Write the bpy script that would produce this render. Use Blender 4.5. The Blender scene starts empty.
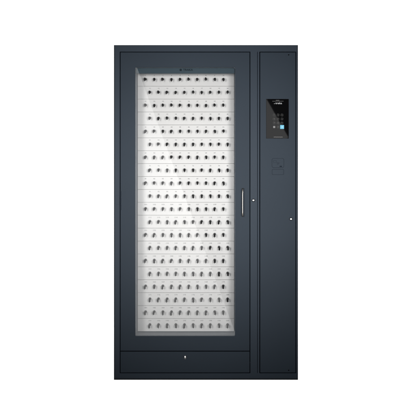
import bpy, bmesh, math, random
from mathutils import Vector, Matrix
random.seed(7)
scene = bpy.context.scene
COL = scene.collection
# ---- measured frame: one photo pixel is 5.87 mm on the cabinet's front, camera 5.4 m away, level
S = 0.00587; D = 5.4; CZ = (380.0-208)*S
def X(px, y=0.0): return (px-208)*S*(D+y)/D
def Z(py, y=0.0): return CZ+(208-py)*S*(D+y)/D

# ---------------------------------------------------------------- materials
def mat(name, col, rough=0.5, metal=0.0, spec=0.5, emit=None, estr=1.0):
    m = bpy.data.materials.new(name); m.use_nodes = True
    b = m.node_tree.nodes['Principled BSDF']
    b.inputs['Base Color'].default_value = (*col, 1)
    b.inputs['Roughness'].default_value = rough
    b.inputs['Metallic'].default_value = metal
    b.inputs['Specular IOR Level'].default_value = spec
    if emit:
        b.inputs['Emission Color'].default_value = (*emit, 1)
        b.inputs['Emission Strength'].default_value = estr
    return m
def texture(m, scale, bump, colvar=0.0, rvar=0.0, stretch=(1,1,1), dist=0.0004):
    nt = m.node_tree; b = nt.nodes['Principled BSDF']
    tc = nt.nodes.new('ShaderNodeTexCoord'); mp = nt.nodes.new('ShaderNodeMapping')
    mp.inputs['Scale'].default_value = stretch
    n = nt.nodes.new('ShaderNodeTexNoise'); n.inputs['Scale'].default_value = scale; n.inputs['Detail'].default_value = 5
    nt.links.new(tc.outputs['Object'], mp.inputs['Vector']); nt.links.new(mp.outputs[0], n.inputs['Vector'])
    bp = nt.nodes.new('ShaderNodeBump'); bp.inputs['Strength'].default_value = bump; bp.inputs['Distance'].default_value = dist
    nt.links.new(n.outputs['Fac'], bp.inputs['Height']); nt.links.new(bp.outputs[0], b.inputs['Normal'])
    if colvar:
        c = list(b.inputs['Base Color'].default_value)
        n2 = nt.nodes.new('ShaderNodeTexNoise'); n2.inputs['Scale'].default_value = 3.0; n2.inputs['Detail'].default_value = 6
        nt.links.new(tc.outputs['Object'], n2.inputs['Vector'])
        r = nt.nodes.new('ShaderNodeMapRange'); r.inputs['From Min'].default_value = .3; r.inputs['From Max'].default_value = .7
        r.inputs['To Min'].default_value = 1-colvar; r.inputs['To Max'].default_value = 1+colvar
        nt.links.new(n2.outputs['Fac'], r.inputs['Value'])
        v = nt.nodes.new('ShaderNodeVectorMath'); v.operation = 'SCALE'; v.inputs[0].default_value = c[:3]
        nt.links.new(r.outputs[0], v.inputs['Scale']); nt.links.new(v.outputs[0], b.inputs['Base Color'])
    if rvar:
        r0 = b.inputs['Roughness'].default_value
        r = nt.nodes.new('ShaderNodeMapRange'); r.inputs['To Min'].default_value = r0-rvar; r.inputs['To Max'].default_value = r0+rvar
        nt.links.new(n.outputs['Fac'], r.inputs['Value']); nt.links.new(r.outputs[0], b.inputs['Roughness'])
    return m
PAINT = texture(mat('powder_coat', (.0305, .0450, .0640), .55, 0, .15), 900, .25, .04, .05)
PAINTF = texture(mat('powder_coat_frame', (.0335, .0490, .0700), .53, 0, .17), 900, .25, .04, .05)
TRIM = mat('edge_trim_dark', (.010, .014, .019), .6, 0, .2)
SEAL = mat('window_seal_rubber', (.10, .125, .15), .5, 0, .3)
GAP = mat('gap_dark', (.006, .007, .009), .8, 0, .1)
LINING = texture(mat('lining_paint', (.175, .215, .265), .5), 700, .2, .03)
HEADER = texture(mat('header_paint', (.055, .085, .108), .6, 0, .12), 700, .2, .04)
WHITE = texture(mat('strip_white', (.770, .765, .765), .45), 600, .2, .02, .04)
INK = mat('number_ink', (.30, .30, .31), .6)
HINK = mat('header_ink', (.020, .030, .039), .8, 0, .05)
SOCK = mat('socket_grey', (.52, .52, .53), .45)
BLACK = texture(mat('fob_black', (.010, .010, .011), .65, 0, .3), 500, .2)
KEYHEAD = mat('key_head_black', (.012, .012, .013), .6, 0, .3)
STEEL = texture(mat('steel', (.52, .48, .43), .42, 1), 300, .15, .03, .05)
BLADE = texture(mat('key_blade', (.16, .155, .15), .5, 1), 300, .2, .05)
NICKEL = mat('lock_nickel', (.95, .94, .92), .22, .9, .8)
SCREEN = mat('screen_glass', (.0035, .0035, .004), .02, 0, .5)
def rgb(n, c, e): return mat(n, (.01, .01, .01), .3, 0, .3, c, e)
SCR_W = rgb('screen_white', (.9, .92, .95), .40)
SCR_G = rgb('screen_grey', (.55, .56, .58), .022)
SCR_L = rgb('screen_light_grey', (.8, .8, .8), .22)
SCR_D = rgb('screen_digit_grey', (.8, .8, .8), .075)
SCR_C = rgb('screen_cyan', (.07, .50, .72), 1.0)
SCR_CW = rgb('screen_cyan_icon', (.45, .85, 1.0), .85)
GROOVE = mat('engraved_line', (.019, .026, .037), .75, 0, .05)

def glass():
    m = bpy.data.materials.new('pane_glass'); m.use_nodes = True; nt = m.node_tree; nt.nodes.clear()
    o = nt.nodes.new('ShaderNodeOutputMaterial'); mx = nt.nodes.new('ShaderNodeMixShader')
    t = nt.nodes.new('ShaderNodeBsdfTransparent'); t.inputs[0].default_value = (.982, .984, .982, 1)
    g = nt.nodes.new('ShaderNodeBsdfGlossy'); g.inputs['Roughness'].default_value = .004
    f = nt.nodes.new('ShaderNodeFresnel'); f.inputs['IOR'].default_value = 1.5
    nt.links.new(f.outputs[0], mx.inputs[0]); nt.links.new(t.outputs[0], mx.inputs[1]); nt.links.new(g.outputs[0], mx.inputs[2])
    nt.links.new(mx.outputs[0], o.inputs[0]); return m
GLASS = glass()

# ---------------------------------------------------------------- mesh helpers
def box(bm, x0, x1, y0, y1, z0, z1, mi=0):
    vs = [bm.verts.new((x, y, z)) for x in (x0, x1) for y in (y0, y1) for z in (z0, z1)]
    for f in ((0,1,3,2), (4,6,7,5), (0,4,5,1), (2,3,7,6), (0,2,6,4), (1,5,7,3)):
        bm.faces.new([vs[i] for i in f]).material_index = mi
def rrect(x0, x1, z0, z1, r, n=6):
    pts = []
    for cx, cz, a0 in ((x1-r, z1-r, 0), (x0+r, z1-r, 90), (x0+r, z0+r, 180), (x1-r, z0+r, 270)):
        for k in range(n+1):
            a = math.radians(a0+90*k/n); pts.append((cx+r*math.cos(a), cz+r*math.sin(a)))
    return pts
def ring(bm, out, inn, y0, y1, mi=0):
    """flat ring between two outlines with the same number of points, front y0, back y1"""
    n = len(out)
    L = [[bm.verts.new((p[0], y, p[1])) for p in pts] for pts, y in ((out, y0), (inn, y0), (out, y1), (inn, y1))]
    for i in range(n):
        j = (i+1) % n
        for q in ((L[0][i], L[0][j], L[1][j], L[1][i]), (L[2][i], L[3][i], L[3][j], L[2][j]),
                  (L[0][i], L[2][i], L[2][j], L[0][j]), (L[1][i], L[1][j], L[3][j], L[3][i])):
            try: bm.faces.new(q).material_index = mi
            except ValueError: pass
def prism(bm, pts, y0, y1, mi=0):
    a = [bm.verts.new((p[0], y0, p[1])) for p in pts]; b = [bm.verts.new((p[0], y1, p[1])) for p in pts]
    bm.faces.new(a).material_index = mi; bm.faces.new(b[::-1]).material_index = mi
    n = len(pts)
    for i in range(n):
        j = (i+1) % n; bm.faces.new((a[i], b[i], b[j], a[j])).material_index = mi
def lathe(bm, prof, c=(0,0,0), seg=24, axis='y', mi=0, sx=1.0, sz=1.0):
    """prof: (radius, position along the axis)"""
    rows = []
    for r, t in prof:
        row = []
        for k in range(seg):
            a = 2*math.pi*k/seg; u, v = r*math.cos(a)*sx, r*math.sin(a)*sz
            p = (u, t, v) if axis == 'y' else ((u, v, t) if axis == 'z' else (t, u, v))
            row.append(bm.verts.new((c[0]+p[0], c[1]+p[1], c[2]+p[2])))
        rows.append(row)
    for a, b in zip(rows, rows[1:]):
        for k in range(seg):
            f = bm.faces.new((a[k], a[(k+1)%seg], b[(k+1)%seg], b[k])); f.material_index = mi; f.smooth = True
    for row in (rows[0], rows[-1]):
        bm.faces.new(row).material_index = mi
def tube(bm, pts, r, seg=12, mi=0, closed=False):
    P = [Vector(p) for p in pts]; n = len(P); rows = []; up = Vector((0.123, .2, 1)).normalized()
    for i in range(n):
        t = (P[(i+1)%n]-P[i-1]) if closed else (P[min(i+1, n-1)]-P[max(i-1, 0)])
        t.normalize(); a = t.cross(up)
        if a.length < .1: a = t.cross(Vector((1, 0, 0)))
        a.normalize(); b = t.cross(a)
        rows.append([bm.verts.new(P[i]+r*(math.cos(2*math.pi*k/seg)*a+math.sin(2*math.pi*k/seg)*b)) for k in range(seg)])
    pr = list(zip(rows, rows[1:]))+([(rows[-1], rows[0])] if closed else [])
    for a, b in pr:
        for k in range(seg):
            f = bm.faces.new((a[k], a[(k+1)%seg], b[(k+1)%seg], b[k])); f.material_index = mi; f.smooth = True
    if not closed:
        bm.faces.new(rows[0]).material_index = mi; bm.faces.new(rows[-1]).material_index = mi
def finish(name, bm, mats, parent=None, bevel=0, origin=None, segs=2):
    bmesh.ops.recalc_face_normals(bm, faces=bm.faces)
    me = bpy.data.meshes.new(name); 
    if origin is not None: bmesh.ops.translate(bm, verts=bm.verts, vec=-Vector(origin))
    bm.to_mesh(me); bm.free()
    for m in (mats if isinstance(mats, (list, tuple)) else [mats]): me.materials.append(m)
    o = bpy.data.objects.new(name, me); COL.objects.link(o)
    if origin is not None: o.location = origin
    if bevel:
        b = o.modifiers.new('bevel', 'BEVEL'); b.width = bevel; b.segments = segs; b.limit_method = 'ANGLE'; b.angle_limit = math.radians(50)
        b.harden_normals = False
    if parent is not None:
        o.parent = parent
        if parent.type == 'EMPTY': o.location = Vector(o.location)-parent.location
        else: o.location = Vector(o.location)-world_loc(parent)
    return o
def world_loc(o):
    v = Vector(o.location)
    while o.parent: o = o.parent; v += Vector(o.location)
    return v
# text as mesh: glyph outlines come from Blender's own built-in font
_cache = {}
def text_mesh(s, size, bold=0.0):
    k = (s, size, bold)
    if k not in _cache:
        cu = bpy.data.curves.new('t', 'FONT'); cu.body = s; cu.size = size; cu.align_x = 'CENTER'; cu.align_y = 'CENTER'; cu.offset = bold
        cu.resolution_u = 2
        ob = bpy.data.objects.new('t', cu); COL.objects.link(ob)
        dg = bpy.context.evaluated_depsgraph_get(); me = bpy.data.meshes.new_from_object(ob.evaluated_get(dg))
        bpy.data.objects.remove(ob); _cache[k] = me
    return _cache[k]
def text(bm, s, x, y, z, size, mi=0, sx=1.0, bold=0.0):
    me = text_mesh(s, size, bold); base = [bm.verts.new((x+v.co.x*sx, y, z+v.co.y)) for v in me.vertices]
    for p in me.polygons:
        try:
            f = bm.faces.new([base[i] for i in p.vertices]); f.material_index = mi
        except ValueError: pass

# ---------------------------------------------------------------- the setting: a white sweep, given its own glow to keep the background white
bm = bmesh.new(); prof = [(.012, -4), (.012, 0), (2.2, 0)]
for k in range(1, 13):
    a = math.radians(90*k/12); prof.append((2.2+.8*math.sin(a), .8-.8*math.cos(a)))
prof.append((3.0, 5.0)); vs = []
for y, z in prof: vs.append([bm.verts.new((x, y, z-.0003)) for x in (-5, 5)])
for a, b in zip(vs, vs[1:]): bm.faces.new((a[0], a[1], b[1], b[0])).smooth = True
sweep_m = mat('glowing_white_sweep', (.8, .8, .8), .6, 0, .2, (1, 1, 1), 1.05)
sweep = finish('studio_floor', bm, sweep_m); sweep['kind'] = 'structure'
sweep['label'] = 'seamless bright white floor and background sweep with added glow'

# ---------------------------------------------------------------- the cabinet
cab = bpy.data.objects.new('key_cabinet', None); COL.objects.link(cab)
cab.empty_display_size = .3; cab.location = (X(206.1), .225, 0)
cab['label'] = 'tall dark blue-grey steel key cabinet with glass door, keypad touchscreen and bottom drawer'
cab['category'] = 'key cabinet'
L, R, T, B = X(113.9), X(298.0), Z(45.0), 0.0
DEP = .45
dl, dr, dt, db = X(120.5), X(249.6), Z(52.4), Z(351.1)       # glazed door
sl, sr = X(260.1), X(295.5)                                   # narrow door
bb = Z(372.5)                                                 # bottom of drawer and narrow door
wl, wr, wt, wb = X(135.0), X(235.2), Z(67.2), Z(336.4)       # window opening
g = .0040; col_l, col_r = dr+g, sl-g; joint = X(257.5)
PY = .19                                                      # depth of the white key strips
# outer shell behind the face frame
bm = bmesh.new(); t = .0016*8
box(bm, L, L+t, .02, DEP, .012, T); box(bm, R-t, R, .02, DEP, .012, T)
box(bm, L+t+.0005, R-t-.0005, .02, DEP, T-t, T-.0005); box(bm, L+t+.0005, R-t-.0005, .02, DEP-.02, .0125, .03)
box(bm, L+t+.0005, R-t-.0005, DEP-.015, DEP-.001, .031, T-t-.001)
box(bm, joint-.006, joint+.006, .05, DEP-.016, .031, T-t-.001)
for x in (L+.03, R-.09, X(200)-.03):
    box(bm, x, x+.06, .04, .10, 0, .0120); box(bm, x, x+.06, DEP-.1, DEP-.04, 0, .0120)
finish('body', bm, PAINTF, cab, .002)
# near-black sheets behind the seams, in place of the shade in the gaps
bm = bmesh.new()
def plug(x0, x1, z0, z1): box(bm, x0, x1, .016, .0195, z0, z1)
plug(sl-.004, sr+.004, bb-.004, dt+.004); plug(dl-.004, wl-.012, db+.001, dt+.004); plug(wr+.012, dr+.004, db+.001, dt+.004)
plug(dl-.004, dr+.004, bb-.004, db-.0005); plug(wl-.0118, wr+.0118, wt+.012, dt+.004); plug(wl-.0118, wr+.0118, db+.001, wb-.012)
finish('seam_backing', bm, GAP, cab)
# face frame: left box frame and right pod frame with a joint between
bm = bmesh.new(); FY = .0155
def fr(x0, x1, z0, z1, bmm): box(bmm, x0, x1, 0, FY, z0, z1)
def face_ring(bm, x0, x1, z0, z1, ix0, ix1, iz0, iz1, y0=0.0, y1=FY):
    ring(bm, [(x0, z0), (x1, z0), (x1, z1), (x0, z1)], [(ix0, iz0), (ix1, iz0), (ix1, iz1), (ix0, iz1)], y0, y1)
def holed_plate(bm, xs, zs, holes, y0, y1):
    """plate cut into cells by xs and zs; cells in holes stay open; shared vertices, so no joints show"""
    V = {}
    def v(i, j, k):
        if (i, j, k) not in V: V[(i, j, k)] = bm.verts.new((xs[i], (y0, y1)[k], zs[j]))
        return V[(i, j, k)]
    full = lambda i, j: 0 <= i < len(xs)-1 and 0 <= j < len(zs)-1 and (i, j) not in holes
    for i in range(len(xs)-1):
        for j in range(len(zs)-1):
            if not full(i, j): continue
            for k in (0, 1): bm.faces.new([v(i, j, k), v(i+1, j, k), v(i+1, j+1, k), v(i, j+1, k)])
            if not full(i-1, j): bm.faces.new([v(i, j, 0), v(i, j+1, 0), v(i, j+1, 1), v(i, j, 1)])
            if not full(i+1, j): bm.faces.new([v(i+1, j, 0), v(i+1, j+1, 0), v(i+1, j+1, 1), v(i+1, j, 1)])
            if not full(i, j-1): bm.faces.new([v(i, j, 0), v(i+1, j, 0), v(i+1, j, 1), v(i, j, 1)])
            if not full(i, j+1): bm.faces.new([v(i, j+1, 0), v(i+1, j+1, 0), v(i+1, j+1, 1), v(i, j+1, 1)])
holed_plate(bm, [L+.0045, dl-g, dr+g, joint-.0010, joint+.0010, sl-g, sr+g, R-.0035], [.0085, bb-g, dt+g, T-.0015], {(1, 1), (3, 1), (5, 1)}, 0, FY)
finish('face_frame', bm, PAINTF, cab, .0026)
bm = bmesh.new(); ring(bm, [(L, .0005), (R, .0005), (R, T), (L, T)], [(L+.0046, .0084), (R-.0036, .0084), (R-.0036, T-.0016), (L+.0046, T-.0016)], .0025, .0195)
finish('edge_trim', bm, TRIM, cab)
bm = bmesh.new(); box(bm, joint-.003, joint+.003, .0156, .0190, bb-.01, dt+.01); finish('seam_backing', bm, GAP, cab)  # near-black strip for the shade inside the joint
# glazed door
bm = bmesh.new(); n = 6
inn = rrect(wl, wr, wb, wt, .006, n)
def outer_for(inner_r, x0, x1, z0, z1, n):
    pts = []
    for cx, cz in ((x1, z1), (x0, z1), (x0, z0), (x1, z0)):
        pts += [(cx, cz)]*(n+1)
    # spread the repeated corner points a little along the edges so that no face is degenerate
    q = []
    k = 0
    for ci, (cx, cz) in enumerate(((x1, z1), (x0, z1), (x0, z0), (x1, z0))):
        for j in range(n+1):
            e = .012*(j-n/2)/(n/2)
            if ci == 0: p = (cx, cz+min(e, 0)) if e < 0 else (cx-e, cz)
            elif ci == 1: p = (cx-e*-1*(-1) if False else (cx-min(e, 0)), cz) if e < 0 else (cx, cz-e)
            elif ci == 2: p = (cx, cz-min(e, 0)) if e < 0 else (cx+e, cz)
            else: p = (cx+min(e, 0), cz) if e < 0 else (cx, cz+e)
            q.append(p)
    return q
ring(bm, outer_for(.006, dl, dr, db+.0022, dt, n), inn, -.003, .0145)
door = finish('door', bm, PAINT, cab, .0014)
# gasket and glass
gi = .0034
bm = bmesh.new()
ring(bm, rrect(wl+.0003, wr-.0003, wb+.0003, wt-.0003, .006, n), rrect(wl+gi*.55, wr-gi*.3, wb+gi, wt-gi*.35, .009, n), .002, .0105)
finish('window_seal', bm, SEAL, door, .0006)
bm = bmesh.new(); box(bm, wl+.001, wr-.001, .006, .0095, wb+.001, wt-.001)
finish('glass_pane', bm, GLASS, door)
# handle: slim bow handle
bm = bmesh.new(); hx = X(242.4); z0, z1 = Z(217.3), Z(187.6); yf = -.036
pts = [(hx+.003, -.003, z1-.006), (hx+.003, -.022, z1-.006), (hx+.002, -.031, z1-.0065), (hx, yf, z1-.012), (hx, yf, z1-.03)]
pts += [(hx, yf, z1+(z0-z1)*k/10) for k in range(2, 9)]
pts += [(hx, yf, z0+.03), (hx, yf, z0+.012), (hx+.002, -.031, z0+.0065), (hx+.003, -.022, z0+.006), (hx+.003, -.003, z0+.006)]
tube(bm, pts, .0034, 14)
finish('handle', bm, STEEL, door)
# hinge
bm = bmesh.new(); hxx = X(120.4); hz0, hz1 = Z(210), Z(191)
for a, b in ((0, .32), (.34, .66), (.68, 1)):
    lathe(bm, [(.0036, hz0+(hz1-hz0)*a), (.0042, hz0+(hz1-hz0)*a+.001), (.0042, hz0+(hz1-hz0)*b-.001), (.0036, hz0+(hz1-hz0)*b)], (hxx, -.0035, 0), 16, 'z')
box(bm, X(115.6), hxx-.006, -.0012, .001, Z(204.6), Z(195.6), 1)
finish('hinge', bm, [GROOVE, PAINTF], door, .0004)
# locks
def lock(x, z, y, parent, w=.0085, h=.0062):
    bm = bmesh.new(); c = (x, y, z); k = .0095
    lathe(bm, [(k*1.12, .0), (k*1.12, -.0016), (k*1.0, -.0024)], c, 32, 'y', 1, w/.0085, .92)
    lathe(bm, [(k*.86, -.002), (k*.86, -.0062), (k*.76, -.0078), (k*.3, -.0082)], c, 32, 'y', 0, w/.0085, h/.0072)
    box(bm, x-.0008, x+.0008, y-.0086, y-.0080, z-.0032, z+.0032, 2)
    return finish('lock', bm, [NICKEL, GROOVE, GAP], parent)
lock(X(253.4), Z(200.3), 0, cab)
# drawer
bm = bmesh.new(); box(bm, dl, dr, -.003, .0145, bb, db-.0022)
drawer = finish('drawer', bm, PAINT, cab, .0014)
lock(X(185.2), Z(357.1), -.003, drawer, .0080, .0105)
# narrow door with reader emblem, lock, screws
bm = bmesh.new(); box(bm, sl, sr, -.003, .0145, bb, dt)
sdoor = finish('side_door', bm, PAINT, cab, .0014)
lock(X(290.9), Z(219), -.003, sdoor)
for py in (54.9, 370.2):
    bm = bmesh.new(); lathe(bm, [(.0038, 0), (.0038, -.0010), (.0024, -.0016)], (X(288.6), -.003, Z(py)), 20)
    finish('screw', bm, GAP, sdoor)
bm = bmesh.new(); y = -.0036; y1 = -.0028
x0, x1, za, zb = X(271.8), X(284.0), Z(167.8), Z(158.3)
w = .0016
ring(bm, rrect(x0, x1, za, zb, .010), rrect(x0+w, x1-w, za+w, zb-w, .0089), y, y1)
ring(bm, rrect(x0+.001, x1-.001, Z(174.8), Z(169.2), .0055), rrect(x0+.001+w, x1-.001-w, Z(174.8)+w, Z(169.2)-w, .0045), y, y1)
# a card held to radio waves, drawn in thin engraved lines
cx, cz = X(275.0), Z(161.5)
ring(bm, rrect(cx-.010, cx+.008, cz-.007, cz+.006, .002), rrect(cx-.009, cx+.007, cz-.006, cz+.005, .0012), y, y1)
for k, r in enumerate((.008, .013, .018)):
    arc_o, arc_i = [], []
    for j in range(9):
        a = math.radians(-75+60*j/8); arc_o.append((cx+.008+r*math.cos(a), cz-.002+r*math.sin(a))); arc_i.append((cx+.008+(r-.0012)*math.cos(a), cz-.002+(r-.0012)*math.sin(a)))
    prism(bm, arc_o+arc_i[::-1], y, y1)
box(bm, X(279.6), X(281.9), y, y1, Z(167.0), Z(165.8))
finish('card_reader_outline', bm, GROOVE, sdoor)
# touchscreen
bm = bmesh.new(); tx0, tx1, tz0, tz1 = X(266.1), X(288.6), Z(138.6), Z(99.1)
prism(bm, rrect(tx0, tx1, tz0, tz1, .0016), -.0075, -.0028)
ts = finish('touchscreen', bm, SCREEN, cab, .0006)
SY = -.0079
cxs = (tx0+tx1)/2
bm = bmesh.new()
text(bm, 'KEY MANAGEMENT SYSTEM'[:0] or 'traka', X(278.6), SY, Z(103.4), .0150, 0, 1.25, .0003)
lathe(bm, [(.0022, -.0002), (.0022, 0)], (X(274.3), SY+.0002, Z(103.8)), 20)
finish('screen_logo', bm, SCR_W, ts)
bm = bmesh.new()
box(bm, X(272.2), X(283.4), SY, SY+.0003, Z(101.45), Z(101.25)); box(bm, X(275.8), X(279.2), SY, SY+.0003, Z(100.55), Z(100.3))
finish('screen_caption', bm, SCR_L, ts)
cols = [X(274.1), X(278.0), X(281.9)]; rows = [Z(115.1), Z(119.1), Z(123.1)]
num = 1
for z in rows:
    for x in cols:
        bm = bmesh.new()
        ring(bm, rrect(x-.0078, x+.0078, z-.0078, z+.0078, .0077), rrect(x-.0072, x+.0072, z-.0072, z+.0072, .0071), SY, SY+.0003)
        text(bm, str(num), x, SY, z, .0100, 1, 1, .0001); num += 1
        finish('keypad_button', bm, [SCR_G, SCR_D], ts)
z = Z(127.1)
bm = bmesh.new(); prism(bm, rrect(cols[0]-.0058, cols[0]+.0058, z-.0058, z+.0058, .002), SY, SY+.0003)
box(bm, cols[0]-.003, cols[0]+.003, SY-.0003, SY-.0001, z-.0006, z+.0006, 1); finish('keypad_button', bm, [SCR_L, SCREEN], ts)
bm = bmesh.new(); text(bm, '0', cols[1], SY, z, .0100, 1, 1, .0001)
ring(bm, rrect(cols[1]-.0078, cols[1]+.0078, z-.0078, z+.0078, .0077), rrect(cols[1]-.0072, cols[1]+.0072, z-.0072, z+.0072, .0071), SY, SY+.0003)
finish('keypad_button', bm, [SCR_G, SCR_D], ts)
bm = bmesh.new(); e = cols[2]+.0005; prism(bm, rrect(e-.0112, e+.0112, z-.0112, z+.0112, .0012), SY, SY+.0003)
prism(bm, [(e-.004, z+.0012), (e-.004, z-.0012), (e+.001, z-.0012), (e+.001, z-.0045), (e+.006, z), (e+.001, z+.0045), (e+.001, z+.0012)], SY-.0003, SY-.0001, 1)
eb = finish('keypad_button', bm, [SCR_C, SCR_CW], ts); eb['label'] = 'bright cyan square enter button'
bm = bmesh.new(); box(bm, X(273.6), X(282.6), SY, SY+.0003, Z(137.35), Z(136.95)); finish('screen_footer', bm, SCR_D, ts)
# interior lining: a five-sided box open to the window
bm = bmesh.new(); il, ir, it, ib = wl-.0002, wr+.0002, wt+.0002, wb-.0002; th = .004; ly0 = .0150; ly1 = PY+.02
box(bm, il-th, il, ly0, ly1, ib-th, it+th); box(bm, ir, ir+th, ly0, ly1, ib-th, it+th)
box(bm, il+.0001, ir-.0001, ly0, ly1, it, it+th); box(bm, il+.0001, ir-.0001, ly0, ly1, ib-th, ib)
finish('interior_lining', bm, LINING, cab)
# header rail with its printed name
HY = .03
bm = bmesh.new(); hz = Z(73.45, HY); box(bm, il+.0015, ir-.0015, HY, HY+.006, hz, it-.0008)
hd = finish('header_rail', bm, HEADER, cab, .0015)
bm = bmesh.new(); text(bm, 'TRAKA', X(188.0, HY), HY-.0006, Z(69.95, HY), .0165, 0, 1.08, .0005)
lathe(bm, [(.0070, -.0003), (.0070, 0)], (X(180.7, HY), HY-.0004, Z(70.0, HY)), 24)
finish('header_lettering', bm, HINK, hd)
# twenty white slotted strips
top_z = Z(73.3, PY); P = 12.9*S*(D+PY)/D
def key_px(r, c): return (145.7 if r % 2 == 0 else 150.0)+8.62*c, 73.3+12.9*(r+.5)-.45
for r in range(20):
    za, zb = top_z-P*(r+1)+.0007, top_z-P*r-.0007
    bm = bmesh.new()
    prism(bm, [(il+.002, za), (ir-.002, za), (ir-.002, zb), (il+.002, zb)], PY, PY+.004)
    box(bm, il+.0025, ir-.0025, PY-.0022, PY-.0002, zb-.0032, zb-.0002)          # folded lip along the top
    box(bm, il+.002, ir-.002, PY+.006, PY+.008, za-.003, zb+.003, 3)               # back sheet seen in the joint
    for c in range(10):
        px, py = key_px(r, c); x, z = X(px, PY), Z(py, PY)
        lathe(bm, [(.0092, 0), (.0092, -.0008), (.0086, -.0012)], (x, PY-.0001, z), 20, 'y', 2)
        lab = str(r*10+c+1)
        text(bm, lab, x, PY-.0004, Z(py-3.75, PY), .0098, 1, 1.35 if len(lab) > 2 else 1.15, .0002)
    finish('key_strip', bm, [WHITE, INK, SOCK, LINING], cab, 0, origin=(X(186, PY), PY, (za+zb)/2))

# ---------------------------------------------------------------- the two hundred key fobs
words = ['first', 'second', 'third', 'fourth', 'fifth', 'sixth', 'seventh', 'eighth', 'ninth', 'tenth', 'eleventh', 'twelfth', 'thirteenth',
         'fourteenth', 'fifteenth', 'sixteenth', 'seventeenth', 'eighteenth', 'nineteenth', 'twentieth']
def make_peg():
    bm = bmesh.new()
    lathe(bm, [(.0066, 0), (.0075, -.002), (.0075, -.012), (.0070, -.015), (.0064, -.018), (.0057, -.044), (.0060, -.048), (.0060, -.055), (.0045, -.0595), (.002, -.061)], (0, 0, 0), 20)
    return finish('fob', bm, BLACK)
def make_ring():
    bm = bmesh.new(); r = .0052
    tube(bm, [(0.0, -.053+.0012*math.sin(2*math.pi*k/20), -.0085+r*math.cos(2*math.pi*k/20)+.0*k) if False else
              (r*math.sin(2*math.pi*k/20), -.053, -.0042+r*math.cos(2*math.pi*k/20)) for k in range(20)], .0008, 8, closed=True)
    return finish('key_ring', bm, BLADE)
def make_key(kind):
    bm = bmesh.new(); top = -.0035
    # key head: rounded plastic cap, then a toothed blade; local origin is the ring's lowest point
    if kind == 0: head = rrect(-.0067, .0067, top-.0105, top, .0045)
    elif kind == 1: head = [(.0066*math.sin(2*math.pi*k/24), top-.0058+.0058*math.cos(2*math.pi*k/24)) for k in range(24)]
    else: head = [(-.003, top), (.003, top), (.0068, top-.004), (.0056, top-.009), (.002, top-.011), (-.002, top-.011), (-.0056, top-.009), (-.0068, top-.004)]
    prism(bm, head, -.0545, -.0515, 0)
    zt = top-.0095; bw = .0024; n = 6; Ln = (.0062, .0050, .0070)[kind]
    bl = [(-bw, zt), (-bw, zt-Ln+.002), (-bw*.3, zt-Ln)]
    for k in range(n):
        zz = zt-Ln+(Ln-.001)*(k+.5)/n; bl.append((bw*(.55 if k % 2 else 1.0), zz))
    bl.append((bw, zt)); 
    prism(bm, bl, -.0538, -.0522, 1)
    return finish('key', bm, [KEYHEAD, BLADE], None, .0004)
peg0, ring0 = make_peg(), make_ring(); keys0 = [make_key(k) for k in range(3)]
for r in range(20):
    for c in range(10):
        px, py = key_px(r, c)
        e = bpy.data.objects.new('key_fob', None); COL.objects.link(e); e.empty_display_size = .01
        e.location = (X(px, PY), PY-.0004, Z(py, PY))
        e.rotation_euler = (math.radians(random.uniform(1, 6)), 0, math.radians(random.uniform(-3, 3)))
        e.scale = (.9, .97, .9)
        e['label'] = f'black key fob with small hanging key, {words[c]} from left in the {words[r]} row from top'
        e['category'] = 'key fob'; e['group'] = 'key fobs plugged into the white strips'
        kk = random.choice(keys0)
        for src, nm in ((peg0, 'fob'), (ring0, 'key_ring'), (kk, 'key')):
            o = src.copy(); o.name = nm; COL.objects.link(o); o.parent = e
            if nm == 'key':
                a = random.gauss(0, 9); o.rotation_euler = (0, math.radians(a), math.radians(random.uniform(-35, 35)))
                o.location = Vector((0, -.053, -.006))-o.rotation_euler.to_matrix() @ Vector((0, -.053, -.006))
for o in [peg0, ring0]+keys0: bpy.data.objects.remove(o)

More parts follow.
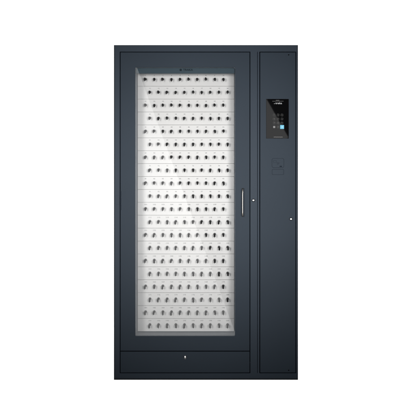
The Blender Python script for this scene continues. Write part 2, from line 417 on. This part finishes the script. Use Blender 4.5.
# ---------------------------------------------------------------- light: lamps added for the glare, and a soft key spot
w = bpy.data.worlds.new('World'); scene.world = w; w.use_nodes = True
w.node_tree.nodes['Background'].inputs[0].default_value = (.8, .9, 1, 1); w.node_tree.nodes['Background'].inputs[1].default_value = .02
LB = 6.2; M = S*(1+LB/D)                        # the added glare lamps stand 0.8 m behind the camera
def glare_lamp(name, a, b, width, rad, ext=0.0, col=(1, 1, 1)):
    """rectangular lamp whose one edge runs from a to b (as mirrored by the glass), body to the lower left"""
    A = Vector(((a[0]-208)*M, (208-a[1])*M)); Bq = Vector(((b[0]-208)*M, (208-b[1])*M))
    d = (Bq-A).normalized(); A -= d*ext; Bq += d*ext; n = Vector((d.y, -d.x))
    if n.x > 0: n = -n
    c = (A+Bq)/2+n*width/2
    ld = bpy.data.lights.new(name, 'AREA'); ld.shape = 'RECTANGLE'; ld.size = (Bq-A).length; ld.size_y = width; ld.color = col
    ld.energy = rad*math.pi*ld.size*ld.size_y
    o = bpy.data.objects.new(name, ld); COL.objects.link(o); o.location = (c.x, -LB, CZ+c.y)
    ex = Vector((d.x, 0, d.y)); ez = Vector((0, -1, 0)); ey = ez.cross(ex)     # area lamps shine along -Z: towards +Y
    o.rotation_euler = Matrix((ex, ey, ez)).transposed().to_euler(); return o
glare_lamp('glare_lamp', (137.0, 67.5), (234.6, 331.0), 1.27, 1.55, .12)  # added lamp, shaped so its reflection draws the window's diagonal glare
glare_lamp('glare_lamp', (266.6, 99.4), (288.3, 137.6), .30, 1.05, .0)  # second added lamp, only for the glare on the touchscreen
for lx, lz, r_, en in ((1.05, .13, .62, 1020), (-1.60, .20, .62, 850)):
    sp = bpy.data.lights.new('key_lamp', 'SPOT'); sp.energy = en; sp.spot_size = math.radians(24.3); sp.spot_blend = 1; sp.shadow_soft_size = r_
    sp.color = (1, .985, .97)
    so = bpy.data.objects.new('key_lamp', sp); COL.objects.link(so); so.location = (lx, -6.0, CZ+lz)
    tgt = Vector((-.03, 0, 1.22)); so.rotation_euler = (tgt-so.location).to_track_quat('-Z', 'Y').to_euler()

# ---------------------------------------------------------------- camera
cd = bpy.data.cameras.new('camera'); cam = bpy.data.objects.new('camera', cd); COL.objects.link(cam)
cam.location = (0, -D, CZ); cam.rotation_euler = (math.radians(90), 0, 0)
cd.sensor_width = 36; cd.lens = 36*D/(416*S); cd.clip_end = 100; scene.camera = cam
scene.render.engine = 'CYCLES'
vs_ = scene.view_settings; vs_.view_transform = 'Standard'; vs_.look = 'None'; vs_.exposure = 0; vs_.gamma = 1
